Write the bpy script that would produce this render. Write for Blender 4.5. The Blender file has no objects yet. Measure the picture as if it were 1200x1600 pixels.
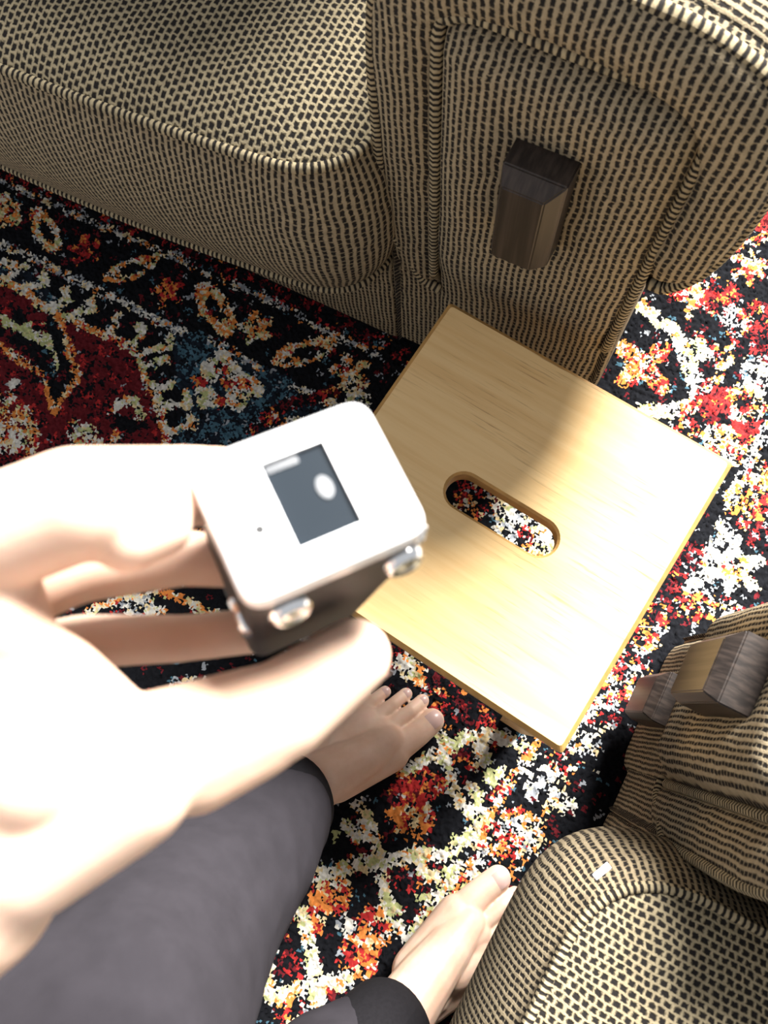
import bpy, bmesh, math, random
import numpy as np
from mathutils import Vector, Matrix, noise as mnoise

random.seed(7)
rng = np.random.default_rng(11)
scene = bpy.context.scene
COL = scene.collection

# ------------------------------------------------------------------ camera
F = 1244.4                      # focal length in pixels of the 1200x1600 frame
NADIR = (665.0, 1100.0)         # where the plumb line meets the picture
H = 1.05                        # camera height above the rug


def _ray0(p):
    return np.array([(p[0] - 600.0) / F, -(p[1] - 800.0) / F, -1.0])


_d = _ray0(NADIR)
_d /= np.linalg.norm(_d)
_z = -_d
_y = np.array([0.0, 1.0, 0.0]) - _z * _z[1]
_y /= np.linalg.norm(_y)
_x = np.cross(_y, _z)
RC = np.array([_x, _y, _z])     # camera -> world rotation
CAM = np.array([0.0, 0.0, H])


def at(p, z):                   # a pixel and a height give a point
    r = RC @ _ray0(p)
    return CAM + r * ((z - H) / r[2])


def cp(px, py, depth):          # a pixel and a depth along the lens axis
    return CAM + RC @ (_ray0((px, py)) * depth)


cam_data = bpy.data.cameras.new('camera')
cam = bpy.data.objects.new('camera', cam_data)
COL.objects.link(cam)
cam_data.sensor_fit = 'VERTICAL'
cam_data.sensor_height = 36.0
cam_data.sensor_width = 36.0
cam_data.lens = 28.0
cam_data.clip_start = 0.01
m = Matrix.Identity(4)
for i in range(3):
    for j in range(3):
        m[i][j] = RC[i][j]
m.translation = Vector(CAM)
cam.matrix_world = m
cam_data.dof.use_dof = True
cam_data.dof.focus_distance = 0.95
cam_data.dof.aperture_fstop = 12.0
scene.camera = cam

# ------------------------------------------------------------------ light
world = bpy.data.worlds.new('world')
scene.world = world
world.use_nodes = True
bg = world.node_tree.nodes['Background']
bg.inputs[0].default_value = (0.95, 0.97, 1.0, 1)
bg.inputs[1].default_value = 0.62

sun_data = bpy.data.lights.new('daylight', 'SUN')
sun_data.energy = 26.0
sun_data.angle = math.radians(27)
sun_data.color = (1.0, 0.97, 0.92)
sun = bpy.data.objects.new('daylight', sun_data)
COL.objects.link(sun)
_az, _el = math.radians(58), math.radians(38)
_to = Vector((math.cos(_az) * math.cos(_el), math.sin(_az) * math.cos(_el), math.sin(_el)))
sun.rotation_euler = _to.to_track_quat('Z', 'Y').to_euler()
sun.location = _to * 4

scene.view_settings.view_transform = 'Standard'
scene.view_settings.look = 'None'
scene.view_settings.gamma = 1.0
scene.view_settings.use_curve_mapping = False
scene.view_settings.exposure = 0.0

# ------------------------------------------------------------------ helpers


def tag(o, label=None, cat=None, group=None, kind=None):
    for k, v in (('label', label), ('category', cat), ('group', group), ('kind', kind)):
        if v:
            o[k] = v
    return o


def link(name, me, mat, parent=None, smooth=True):
    o = bpy.data.objects.new(name, me)
    COL.objects.link(o)
    if mat:
        me.materials.append(mat)
    if smooth:
        me.polygons.foreach_set('use_smooth', [True] * len(me.polygons))
    if parent is not None:
        o.parent = parent
    return o


def empty(name, loc=(0, 0, 0), rz=0.0, scale=1.0):
    o = bpy.data.objects.new(name, None)
    COL.objects.link(o)
    o.location = loc
    o.rotation_euler = (0, 0, rz)
    o.scale = (scale,) * 3
    o.empty_display_size = 0.05
    return o


class MB:
    """Collects patches (vertices, faces, per-vertex uv) into one mesh."""

    def __init__(self):
        self.v, self.f, self.uv = [], [], []

    def add(self, v, f, uv=None):
        b = len(self.v)
        self.v += [tuple(map(float, p)) for p in v]
        self.uv += [tuple(map(float, q)) for q in (uv if uv is not None else [(p[0], p[2]) for p in v])]
        self.f += [tuple(b + i for i in q) for q in f]

    def grid(self, rows, uvs):
        nr, nc = len(rows), len(rows[0])
        v = [p for r in rows for p in r]
        uv = [p for r in uvs for p in r]
        f = [(i * nc + j, i * nc + j + 1, (i + 1) * nc + j + 1, (i + 1) * nc + j)
             for i in range(nr - 1) for j in range(nc - 1)]
        self.add(v, f, uv)

    def tube(self, pts, r, closed=False, n=8, vs=1.0):
        P = [Vector(p) for p in pts]
        N = len(P)
        rows, uvs = [], []
        up = None
        L = 0.0
        for i in range(N + (1 if closed else 0)):
            k = i % N
            a = P[(k - 1) % N] if (closed or k > 0) else P[k]
            b = P[(k + 1) % N] if (closed or k < N - 1) else P[k]
            t = (b - a).normalized()
            if up is None:
                up = t.orthogonal().normalized()
            up = (up - t * up.dot(t)).normalized()
            bi = t.cross(up)
            if i > 0:
                L += (P[k] - P[(k - 1) % N]).length
            rr = r[k] if isinstance(r, (list, tuple)) else r
            rows.append([P[k] + up * (rr * math.cos(2 * math.pi * j / n)) + bi * (rr * math.sin(2 * math.pi * j / n)) for j in range(n + 1)])
            uvs.append([(L * vs, j / n * 0.012) for j in range(n + 1)])
        self.grid(rows, uvs)
        if not closed:
            for rw, uu in ((rows[0], uvs[0]), (rows[-1], uvs[-1])):
                self.add(rw[:-1], [tuple(range(n))], uu[:-1])

    def mesh(self, name, fix=True):
        me = bpy.data.meshes.new(name)
        me.from_pydata(self.v, [], self.f)
        ul = me.uv_layers.new(name='UVMap')
        li = np.empty(len(me.loops), dtype=np.int32)
        me.loops.foreach_get('vertex_index', li)
        ul.data.foreach_set('uv', np.array(self.uv, dtype=np.float32)[li].ravel())
        if fix:
            bm = bmesh.new()
            bm.from_mesh(me)
            bmesh.ops.recalc_face_normals(bm, faces=bm.faces)
            bm.to_mesh(me)
            bm.free()
        me.update()
        return me

    def build(self, name, mat, parent=None, smooth=True):
        return link(name, self.mesh(name), mat, parent, smooth)


def bevel_box(name, mat, parent, lo, hi, bev=0.01, seg=3, uvmode=True):
    bm = bmesh.new()
    bmesh.ops.create_cube(bm, size=1.0)
    for v in bm.verts:
        v.co = Vector([lo[i] + (v.co[i] + .5) * (hi[i] - lo[i]) for i in range(3)])
    bmesh.ops.bevel(bm, geom=bm.edges[:], offset=bev, segments=seg, affect='EDGES', profile=0.5)
    ul = bm.loops.layers.uv.new('UVMap')
    for f in bm.faces:
        n = f.normal
        ax = max(range(3), key=lambda i: abs(n[i]))
        for l in f.loops:
            c = l.vert.co
            l[ul].uv = (c.x, c.z) if ax == 1 else ((c.y, c.z) if ax == 0 else (c.x, c.y))
    me = bpy.data.meshes.new(name)
    bm.to_mesh(me)
    bm.free()
    return link(name, me, mat, parent)


# ------------------------------------------------------------------ materials


class NT:
    def __init__(self, name):
        self.mat = bpy.data.materials.new(name)
        self.mat.use_nodes = True
        self.t = self.mat.node_tree
        self.b = self.t.nodes['Principled BSDF']

    def n(self, kind, **kw):
        x = self.t.nodes.new(kind)
        for k, v in kw.items():
            setattr(x, k, v)
        return x

    def l(self, a, b):
        self.t.links.new(a, b)

    def math(self, op, a, b=None, c=None):
        x = self.n('ShaderNodeMath', operation=op)
        for i, s in enumerate((a, b, c)):
            if s is None:
                continue
            if isinstance(s, (int, float)):
                x.inputs[i].default_value = s
            else:
                self.l(s, x.inputs[i])
        return x.outputs[0]

    def smooth(self, val, a, b):
        x = self.n('ShaderNodeMapRange', interpolation_type='SMOOTHSTEP')
        self.l(val, x.inputs['Value'])
        x.inputs['From Min'].default_value = a
        x.inputs['From Max'].default_value = b
        return x.outputs[0]

    def mix(self, fac, a, b):
        x = self.n('ShaderNodeMix', data_type='RGBA')
        for s, i in ((fac, 0), (a, 6), (b, 7)):
            if isinstance(s, (int, float)):
                x.inputs[i].default_value = s
            elif isinstance(s, tuple):
                x.inputs[i].default_value = (*s, 1)
            else:
                self.l(s, x.inputs[i])
        return x.outputs[2]

    def noise(self, vec, scale, detail=2.0, rough=0.5):
        x = self.n('ShaderNodeTexNoise')
        x.inputs['Scale'].default_value = scale
        x.inputs['Detail'].default_value = detail
        x.inputs['Roughness'].default_value = rough
        if vec is not None:
            self.l(vec, x.inputs['Vector'])
        return x.outputs[0]

    def bump(self, h, strength, dist):
        x = self.n('ShaderNodeBump')
        x.inputs['Strength'].default_value = strength
        x.inputs['Distance'].default_value = dist
        self.l(h, x.inputs['Height'])
        self.l(x.outputs[0], self.b.inputs['Normal'])

    def set(self, **kw):
        for k, v in kw.items():
            k = k.replace('_', ' ')
            if isinstance(v, (int, float)):
                self.b.inputs[k].default_value = v
            elif isinstance(v, tuple):
                self.b.inputs[k].default_value = (*v, 1) if len(v) == 3 else v
            else:
                self.l(v, self.b.inputs[k])
        return self.mat


def weave(name, p, q, dw, dh, beige, dark, stagger=0.5):
    t = NT(name)
    uvn = t.n('ShaderNodeUVMap')
    uvn.uv_map = 'UVMap'
    nz = t.n('ShaderNodeTexNoise')
    nz.inputs['Scale'].default_value = 30.0
    nz.inputs['Detail'].default_value = 3.0
    t.l(uvn.outputs[0], nz.inputs['Vector'])
    off = t.n('ShaderNodeVectorMath', operation='MULTIPLY_ADD')
    t.l(nz.outputs['Color'], off.inputs[0])
    off.inputs[1].default_value = (0.006, 0.008, 0)
    nz2 = t.n('ShaderNodeTexNoise')
    nz2.inputs['Scale'].default_value = 330.0
    nz2.inputs['Detail'].default_value = 2.0
    t.l(uvn.outputs[0], nz2.inputs['Vector'])
    off2 = t.n('ShaderNodeVectorMath', operation='MULTIPLY_ADD')
    off2.inputs[1].default_value = (0.0026, 0.0036, 0)
    t.l(nz2.outputs['Color'], off2.inputs[0])
    t.l(off.outputs[0], off2.inputs[2])
    t.l(uvn.outputs[0], off.inputs[2])
    sp = t.n('ShaderNodeSeparateXYZ')
    t.l(off2.outputs[0], sp.inputs[0])
    cu = t.math('MULTIPLY', sp.outputs[0], 1.0 / p)
    ci = t.math('FLOOR', cu)
    fu = t.math('FRACT', cu)
    odd = t.math('FLOORED_MODULO', ci, 2.0)
    # each yarn column has its own small slip
    wn = t.n('ShaderNodeTexWhiteNoise', noise_dimensions='1D')
    t.l(ci, wn.inputs['W'])
    slip = t.math('MULTIPLY_ADD', wn.outputs['Value'], 0.22, t.math('MULTIPLY', odd, stagger))
    cv = t.math('ADD', t.math('MULTIPLY', sp.outputs[1], 1.0 / q), slip)
    fv = t.math('FRACT', cv)
    du = t.math('ABSOLUTE', t.math('SUBTRACT', fu, 0.5))
    dv = t.math('ABSOLUTE', t.math('SUBTRACT', fv, 0.5))
    mu = t.smooth(du, dw / 2 + 0.11, dw / 2 - 0.08)
    mv = t.smooth(dv, dh / 2 + 0.11, dh / 2 - 0.11)
    mask = t.math('MULTIPLY', mu, mv)
    fine = t.noise(uvn.outputs[0], 700.0, 2.0)
    lum = t.noise(uvn.outputs[0], 120.0, 2.0)
    b2 = t.mix(t.smooth(lum, 0.3, 0.7), tuple(c * 0.86 for c in beige), tuple(c * 1.12 for c in beige))
    b3 = t.mix(t.math('MULTIPLY', fine, 0.35), b2, tuple(c * 0.55 for c in beige))
    col = t.mix(mask, b3, dark)
    hgt = t.math('ADD', t.math('SUBTRACT', 1.0, mask), t.math('MULTIPLY', fine, 0.4))
    t.bump(hgt, 0.7, 0.0015)
    return t.set(Base_Color=col, Roughness=0.95, Specular_IOR_Level=0.12)


BEIGE = (0.335, 0.272, 0.178)
DARK = (0.018, 0.016, 0.015)
M_STRIPE = weave('fabric_stripe', 0.0065, 0.0080, 0.47, 0.84, BEIGE, DARK)
M_CHECK = weave('fabric_check', 0.0067, 0.0080, 0.64, 0.68, (0.365, 0.305, 0.196), DARK)
M_PIPE = weave('fabric_piping', 0.0062, 0.0300, 0.42, 0.95, (0.38, 0.315, 0.20), DARK, 0.0)


def wood_light():
    t = NT('pale_wood')
    tc = t.n('ShaderNodeTexCoord')
    mp = t.n('ShaderNodeMapping')
    mp.inputs['Scale'].default_value = (1.3, 22.0, 6.0)
    t.l(tc.outputs['Object'], mp.inputs[0])
    n1 = t.noise(mp.outputs[0], 4.0, 5.0, 0.6)
    mp2 = t.n('ShaderNodeMapping')
    mp2.inputs['Scale'].default_value = (5.0, 150.0, 30.0)
    t.l(tc.outputs['Object'], mp2.inputs[0])
    n2 = t.noise(mp2.outputs[0], 3.0, 4.0, 0.65)
    big = t.noise(tc.outputs['Object'], 9.0, 3.0)
    c = t.mix(t.smooth(n1, 0.35, 0.68), (0.70, 0.48, 0.225), (0.64, 0.41, 0.175))
    c = t.mix(t.math('MULTIPLY', t.smooth(n2, 0.53, 0.72), t.smooth(big, 0.38, 0.62)), c, (0.30, 0.16, 0.06))
    c = t.mix(t.math('MULTIPLY', t.smooth(big, 0.58, 0.8), 0.35), c, (0.42, 0.28, 0.13))
    t.bump(n2, 0.06, 0.001)
    return t.set(Base_Color=c, Roughness=0.42, Specular_IOR_Level=0.4)


def wood_dark():
    t = NT('dark_stained_wood')
    tc = t.n('ShaderNodeTexCoord')
    mp = t.n('ShaderNodeMapping')
    mp.inputs['Scale'].default_value = (260.0, 60.0, 8.0)
    t.l(tc.outputs['Object'], mp.inputs[0])
    n1 = t.noise(mp.outputs[0], 1.0, 3.0)
    c = t.mix(t.smooth(n1, 0.35, 0.7), (0.015, 0.011, 0.0095), (0.040, 0.029, 0.024))
    t.bump(n1, 0.12, 0.0006)
    return t.set(Base_Color=c, Roughness=0.42, Specular_IOR_Level=0.38)


def plain(name, col, rough=0.5, spec=0.5, metal=0.0, nscale=None, namp=0.15, bump=0.0):
    t = NT(name)
    c = col
    if nscale:
        tc = t.n('ShaderNodeTexCoord')
        nz = t.noise(tc.outputs['Object'], nscale, 4.0, 0.6)
        c = t.mix(t.smooth(nz, 0.3, 0.7), tuple(x * (1 - namp) for x in col), tuple(x * (1 + namp) for x in col))
        if bump:
            t.bump(nz, bump, 0.002)
    return t.set(Base_Color=c, Roughness=rough, Specular_IOR_Level=spec, Metallic=metal)


def skin_mat():
    t = NT('skin')
    tc = t.n('ShaderNodeTexCoord')
    n1 = t.noise(tc.outputs['Object'], 28.0, 4.0, 0.6)
    n2 = t.noise(tc.outputs['Object'], 260.0, 3.0, 0.6)
    c = t.mix(t.smooth(n1, 0.3, 0.7), (0.63, 0.415, 0.305), (0.71, 0.505, 0.39))
    t.bump(n2, 0.12, 0.0008)
    return t.set(Base_Color=c, Roughness=0.5, Specular_IOR_Level=0.35, Subsurface_Weight=0.2, Subsurface_Scale=0.006)


M_WOOD = wood_light()
M_EDGE = plain('wood_edge', (0.40, 0.225, 0.072), 0.5, 0.3, nscale=60.0)
M_DARKWOOD = wood_dark()
M_SKIN = skin_mat()
M_NAIL = plain("nail", (0.56, 0.375, 0.335), 0.3, 0.5)
M_TROUSER = plain('trouser_cloth', (0.023, 0.021, 0.025), 0.95, 0.06, nscale=35.0, namp=0.08, bump=0.04)
M_CUFF = plain('cuff_cloth', (0.0075, 0.007, 0.0085), 0.92, 0.12, nscale=300.0)
M_SHIRT = plain('shirt_cloth', (0.10, 0.10, 0.12), 0.9, 0.15, nscale=80.0)
M_HAIR = plain('hair', (0.02, 0.015, 0.012), 0.6, 0.3, nscale=90.0)
M_EYE = plain('eye', (0.75, 0.73, 0.70), 0.2)
M_SILVER = plain('silver_plate', (0.86, 0.87, 0.89), 0.33, 0.5, 0.35, nscale=400.0, namp=0.03)
M_CHROME = plain('chrome', (0.85, 0.86, 0.88), 0.12, 0.5, 1.0)
M_BLACKP = plain('black_leatherette', (0.012, 0.012, 0.013), 0.48, 0.4, nscale=900.0, bump=0.3)
M_GLASS = plain('dark_glass', (0.016, 0.021, 0.027), 0.10, 0.35)
M_FLOOR = plain('pale_floor', (0.62, 0.57, 0.52), 0.5, 0.4, nscale=8.0)
M_WHITE = plain('white_scrap', (0.88, 0.88, 0.90), 0.7, 0.2)

# ------------------------------------------------------------------ floor
fm = MB()
fm.add([(-3, -3, -0.013), (3, -3, -0.013), (3, 3, -0.013), (-3, 3, -0.013)], [(0, 1, 2, 3)])
fm.add([(-3, -3, -0.05), (3, -3, -0.05), (3, 3, -0.05), (-3, 3, -0.05)], [(0, 1, 2, 3)])
tag(fm.build('floor', M_FLOOR, smooth=False), 'pale floor showing past the edge of the patterned rug', 'floor', kind='structure')

# sofa frames: origin on the floor at the front of the sofa, local x along the front, local -y towards the room
A1 = math.radians(-26.7)
O1 = np.array([-0.023, 0.492, 0.0])
U1 = np.array([math.cos(A1), math.sin(A1), 0.0])
N1 = np.array([math.sin(A1), -math.cos(A1), 0.0])

# ------------------------------------------------------------------ rug
STEP = 0.0026
S0, S1, T0, T1 = -1.10, 1.10, -0.46, 1.06
ns, nt = int((S1 - S0) / STEP), int((T1 - T0) / STEP)
cs = S0 + (np.arange(ns) + 0.5) * STEP
ct = T0 + (np.arange(nt) + 0.5) * STEP
GS, GT = np.meshgrid(cs, ct)                      # rows: t (towards the room), columns: s


def smooth_noise(step, amp):
    hh, ww = int((T1 - T0) / step) + 3, int((S1 - S0) / step) + 3
    g = rng.uniform(-1, 1, (hh, ww))
    y = (GT - T0) / step
    x = (GS - S0) / step
    yi, xi = y.astype(int), x.astype(int)
    fy, fx = y - yi, x - xi
    a = g[yi, xi] * (1 - fx) + g[yi, xi + 1] * fx
    b = g[yi + 1, xi] * (1 - fx) + g[yi + 1, xi + 1] * fx
    return (a * (1 - fy) + b * fy) * amp


WS = GS + smooth_noise(0.008, 0.0042) + rng.uniform(-.0026, .0026, GS.shape)
WT = GT + smooth_noise(0.008, 0.0042) + rng.uniform(-.0026, .0026, GS.shape)
# clump field: neighbouring tufts tend to share a yarn
ci = np.clip((np.arange(nt)[:, None] + rng.integers(-1, 2, GS.shape)) // 2, 0, nt)
cj = np.clip((np.arange(ns)[None, :] + rng.integers(-1, 2, GS.shape)) // 2, 0, ns)
CL = rng.random((nt // 2 + 2, ns // 2 + 2))[ci, cj]
CL2 = rng.random((nt // 2 + 2, ns // 2 + 2))[ci, cj]

PAL = dict(K=(.0075, .008, .010), W=(.62, .60, .545), G=(.42, .44, .20), O=(.62, .21, .05), R=(.36, .026, .026),
           M=(.105, .012, .016), B=(.055, .12, .165), S=(.27, .29, .32), C=(.66, .53, .30), N=(.012, .017, .026))
MIX = dict(
    black=dict(K=.93, M=.04, S=.015, B=.015), navy=dict(N=.62, B=.20, K=.16, S=.02), blue=dict(N=.42, B=.46, S=.06, K=.06),
    maroon=dict(M=.70, K=.22, R=.07, S=.01), red=dict(R=.55, M=.22, O=.13, K=.10), redor=dict(R=.34, O=.34, C=.10, K=.14, W=.08),
    orange=dict(O=.60, C=.16, R=.12, W=.06, K=.06), cream=dict(W=.50, C=.20, G=.16, O=.06, K=.08),
    green=dict(G=.58, W=.26, C=.10, K=.06), white=dict(W=.60, S=.22, C=.08, K=.10), dots=dict(W=.30, S=.22, C=.10, O=.10, K=.28),
    orcream=dict(O=.36, C=.20, W=.20, G=.10, K=.08, R=.06), multi=dict(K=.34, R=.16, O=.15, W=.17, C=.08, S=.06, M=.04),
    redk=dict(K=.52, M=.24, R=.17, O=.04, S=.03), flower=dict(C=.26, W=.22, O=.22, R=.14, K=.12, G=.04))
RUG = np.zeros((nt, ns, 3))


def pick(mix, sel):
    names = list(MIX[mix])
    w = np.cumsum([MIX[mix][k] for k in names])
    w /= w[-1]
    idx = np.searchsorted(w, CL[sel])
    return np.array([PAL[k] for k in names])[np.clip(idx, 0, len(names) - 1)]


def st(p):                                       # pixel on the rug -> rug coordinates
    P = at(p, 0.0) - O1
    return float(P @ U1), float(P @ N1)


def paint(sl, mask, mix, dens=1.0):
    if dens < 1.0:
        mask = mask & (CL2[sl] < dens)
    sub = RUG[sl]
    full = np.zeros(GS.shape, bool)
    full[sl] = mask
    sub[mask] = pick(mix, full)
    RUG[sl] = sub


def box(pts, pad):
    a = np.array(pts)
    j0, j1 = int((a[:, 0].min() - pad - S0) / STEP), int((a[:, 0].max() + pad - S0) / STEP) + 1
    i0, i1 = int((a[:, 1].min() - pad - T0) / STEP), int((a[:, 1].max() + pad - T0) / STEP) + 1
    return (slice(max(i0, 0), max(min(i1, nt), 0)), slice(max(j0, 0), max(min(j1, ns), 0)))


def line_st(pts, w, mix, dens=1.0):
    sl = box(pts, w + .015)
    x, y = WS[sl], WT[sl]
    d = np.full(x.shape, 9.0)
    for (ax, ay), (bx, by) in zip(pts[:-1], pts[1:]):
        vx, vy = bx - ax, by - ay
        t = np.clip(((x - ax) * vx + (y - ay) * vy) / (vx * vx + vy * vy + 1e-12), 0, 1)
        d = np.minimum(d, np.hypot(x - ax - t * vx, y - ay - t * vy))
    paint(sl, d < w / 2, mix, dens)


def line(pts, w, mix, dens=1.0):
    line_st([st(p) for p in pts], w, mix, dens)


def poly(pts, mix, dens=1.0):
    q = [st(p) for p in pts]
    sl = box(q, .015)
    x, y = WS[sl], WT[sl]
    ins = np.zeros(x.shape, bool)
    for (ax, ay), (bx, by) in zip(q, q[1:] + q[:1]):
        if ay == by:
            continue
        ins ^= ((ay > y) != (by > y)) & (x < (bx - ax) * (y - ay) / (by - ay) + ax)
    paint(sl, ins, mix, dens)


def ell_st(c, a, b, ang, mix, dens=1.0, ring=None, star=0):
    sl = box([c], max(a, b) * 1.5 + .01)
    x, y = WS[sl] - c[0], WT[sl] - c[1]
    ca, sa = math.cos(ang), math.sin(ang)
    X, Y = (x * ca + y * sa) / a, (-x * sa + y * ca) / b
    r = np.hypot(X, Y)
    if star:
        r = r / (0.78 + 0.30 * np.cos(star * np.arctan2(Y, X)))
    msk = r < 1
    if ring:
        msk &= r > 1 - ring
    paint(sl, msk, mix, dens)


def ell(p, a, b, ang, mix, dens=1.0, ring=None, star=0):
    c = st(p)
    if isinstance(ang, tuple):                  # direction given as a pixel offset
        e = st((p[0] + ang[0], p[1] + ang[1]))
        ang = math.atan2(e[1] - c[1], e[0] - c[0])
    ell_st(c, a, b, ang, mix, dens, ring, star)


# ground colour and a loose repeat of the motifs all over
paint((slice(0, nt), slice(0, ns)), np.ones(GS.shape, bool), 'black')
rr = random.Random(3)
for k in range(150):
    c = (rr.uniform(S0, S1), rr.uniform(T0, T1))
    kind = rr.choice(['flower', 'redor', 'cream', 'orcream', 'redk', 'white', 'red'])
    ell_st(c, rr.uniform(.015, .035), rr.uniform(.015, .03), rr.uniform(0, 3), kind, .8, star=rr.choice([0, 4, 5]))
    if k % 3 == 0:
        d = rr.uniform(0, 6.28)
        line_st([c, (c[0] + .12 * math.cos(d), c[1] + .12 * math.sin(d)), (c[0] + .12 * math.cos(d) - .06, c[1] + .12 * math.sin(d) + .07)], .012, rr.choice(['cream', 'dots', 'orcream']))

# --- left part, in front of the long seat (traced on the rug plane)
poly([(-120, 180), (0, 240), (640, 530), (600, 700), (440, 760), (-120, 760)], 'black')
poly([(-60, 215), (300, 380), (650, 545), (650, 575), (280, 410), (-60, 245)], 'redk', .55)
line([(-60, 255), (0, 282), (76, 315), (147, 347), (235, 385), (294, 412), (410, 462), (462, 489), (537, 530), (600, 560)], .011, 'dots', .8)
line([(-60, 350), (44, 400), (97, 423), (141, 447), (182, 467), (235, 494), (264, 509), (323, 532), (387, 564), (432, 590), (481, 612), (560, 650)], .012, 'dots')
for c, a, b, d, mx in (((70, 359), .045, .018, (20, 34), 'orcream'), ((203, 420), .046, .017, (42, -17), 'orcream'),
                       ((335, 481), .052, .021, (24, 40), 'orcream'), ((477, 549), .050, .019, (44, -13), 'orcream'), ((12, 325), .03, .016, (20, 30), 'orcream')):
    ell(c, a, b, d, mx, ring=.55)
for c, a, mx in (((132, 388), .026, 'red'), ((261, 453), .027, 'redor'), ((399, 511), .028, 'orcream'), ((545, 582), .030, 'orcream'), ((10, 340), .02, 'orcream')):
    ell(c, a, a, 0.3, mx, .85, star=5)
poly([(262, 520), (330, 540), (400, 575), (470, 618), (560, 660), (520, 720), (270, 700), (285, 640)], 'navy')
for c, a in (((305, 549), .035), ((425, 612), .042), ((361, 654), .036), ((330, 690), .03), ((300, 575), .02)):
    ell(c, a, a * .75, .4, 'blue', .9)
for c in ((327, 577), (372, 590), (322, 620), (368, 626), (395, 607), (350, 560)):
    ell(c, .019, .015, .5, 'cream', .9)
for c in ((312, 594), (346, 574), (378, 598), (344, 628), (355, 600)):
    ell(c, .011, .010, .5, 'redor')
line([(395, 668), (430, 640), (470, 625), (520, 615)], .018, 'redk')
ell((430, 655), .02, .012, .1, 'redor', .8)
ell((470, 665), .02, .012, .1, 'cream', .8)
ell((560, 622), .022, .014, .4, 'cream', .8)
# maroon field with the stepped cream border
poly([(-80, 400), (0, 440), (40, 455), (97, 494), (165, 523), (206, 544), (218, 561), (232, 594), (244, 626), (256, 673), (250, 760), (-80, 760)], 'maroon')
poly([(-80, 380), (0, 405), (40, 425), (75, 445), (97, 494), (73, 482), (38, 452), (0, 438), (-80, 410)], 'navy')
line([(-60, 415), (0, 438), (38, 453), (73, 482), (97, 494), (132, 509), (165, 523), (206, 544), (218, 561), (232, 594), (244, 626), (256, 673), (262, 700)], .012, 'orcream')
for t in ([(0, 440), (18, 426), (38, 415)], [(38, 450), (70, 441), (68, 426)], [(73, 482), (103, 470), (100, 450)], [(112, 491), (147, 479), (141, 467)],
          [(165, 523), (176, 509), (182, 491)], [(206, 538), (223, 514), (217, 506)], [(228, 547), (264, 541), (262, 526)], [(223, 570), (258, 562)],
          [(241, 603), (270, 597)], [(250, 635), (291, 632), (291, 614)], [(258, 673), (303, 661), (297, 652)], [(22, 415), (5, 410)]):
    line(t, .013, 'cream')
for c in ((247, 585), (272, 617), (277, 650)):
    ell(c, .014, .011, .3, 'black')
poly([(-60, 470), (0, 508), (40, 525), (75, 541), (85, 577), (82, 590), (68, 585), (50, 560), (0, 525), (-60, 500)], 'black')
poly([(72, 484), (88, 495), (102, 530), (122, 588), (83, 640), (72, 600), (80, 560), (70, 520)], 'black')
poly([(-60, 455), (0, 490), (30, 505), (68, 500), (82, 541), (90, 575), (85, 580), (76, 545), (55, 535), (20, 515), (0, 506), (-60, 480)], 'green')
ell((60, 510), .012, .010, 0, 'redk')
ell((28, 493), .012, .010, 0, 'black')
line([(85, 492), (100, 520), (110, 560), (123, 588), (82, 644), (68, 597)], .0085, 'orange')
line([(-40, 520), (0, 538), (30, 562), (65, 585)], .0085, 'orange')
line([(176, 640), (182, 628), (210, 622), (218, 650)], .012, 'cream')
line([(190, 658), (177, 688)], .008, 'orange')
ell((195, 660), .02, .012, 0, 'black')
ell((140, 698), .05, .02, .4, 'cream', .7)
ell((20, 662), .055, .03, .5, 'orcream', .7)
ell((20, 600), .011, .011, 0, 'white')
ell((10, 690), .03, .02, 0, 'cream', .6)

# --- right part, beside the stool and behind the sofa arm
poly([(960, 380), (1250, 230), (1250, 960), (1000, 1030), (880, 900), (930, 600)], 'black')
poly([(1150, 345), (1260, 290), (1260, 370), (1165, 362)], 'red')
line([(1120, 395), (1200, 365), (1250, 345)], .012, 'multi')
ell((1173, 416), .030, .028, .2, 'flower', star=6)
ell((1092, 466), .034, .030, .4, 'flower', .9, star=5)
ell((1062, 450), .022, .018, .4, 'redor', .8)
ell((1127, 462), .024, .026, .2, 'red', .8)
ell((1150, 495), .026, .020, .2, 'white', .65)
ell((1190, 500), .03, .03, .2, 'red', .6)
ell((1100, 430), .03, .015, .2, 'multi', .7)
ell((1005, 571), .045, .045, .4, 'redor', .95, star=4)
ell((1008, 568), .016, .016, 0, 'flower')
line([(1000, 475), (1030, 500), (1053, 514), (1075, 562), (1092, 606), (1084, 632), (1040, 645), (1005, 640)], .021, 'cream')
line([(1090, 520), (1120, 545), (1130, 580), (1100, 600)], .012, 'multi')
ell((1095, 545), .018, .016, .2, 'cream', .8)
line([(1060, 650), (1110, 610), (1140, 560), (1150, 520), (1190, 480)], .014, 'multi')
ell((1162, 628), .030, .030, 0, 'flower', .95)
ell((1162, 628), .011, .011, 0, 'redk')
ell((1119, 632), .020, .028, .2, 'red', .85)
ell((1171, 672), .024, .020, .2, 'red', .85)
ell((1132, 694), .034, .026, .3, 'flower', .9)
ell((1190, 585), .03, .025, .3, 'white', .7)
ell((1195, 540), .02, .02, .3, 'redk', .8)
ell((1070, 665), .02, .018, 0, 'multi', .8)
line([(1215, 650), (1184, 694), (1165, 730), (1145, 772), (1119, 847), (1075, 912), (1031, 982), (1000, 1030)], .016, 'dots')
line([(1225, 700), (1195, 740), (1175, 780)], .018, 'orcream', .7)
ell((1184, 794), .028, .034, .5, 'redor', .7)
ell((1198, 835), .02, .03, .5, 'redk', .9)
ell((1190, 740), .02, .02, .5, 'flower', .7)
ell((1145, 886), .040, .040, .3, 'white', star=6)
ell((1150, 885), .017, .017, 0, 'orcream')
ell((1097, 917), .019, .016, 0, 'white', .9)
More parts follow.
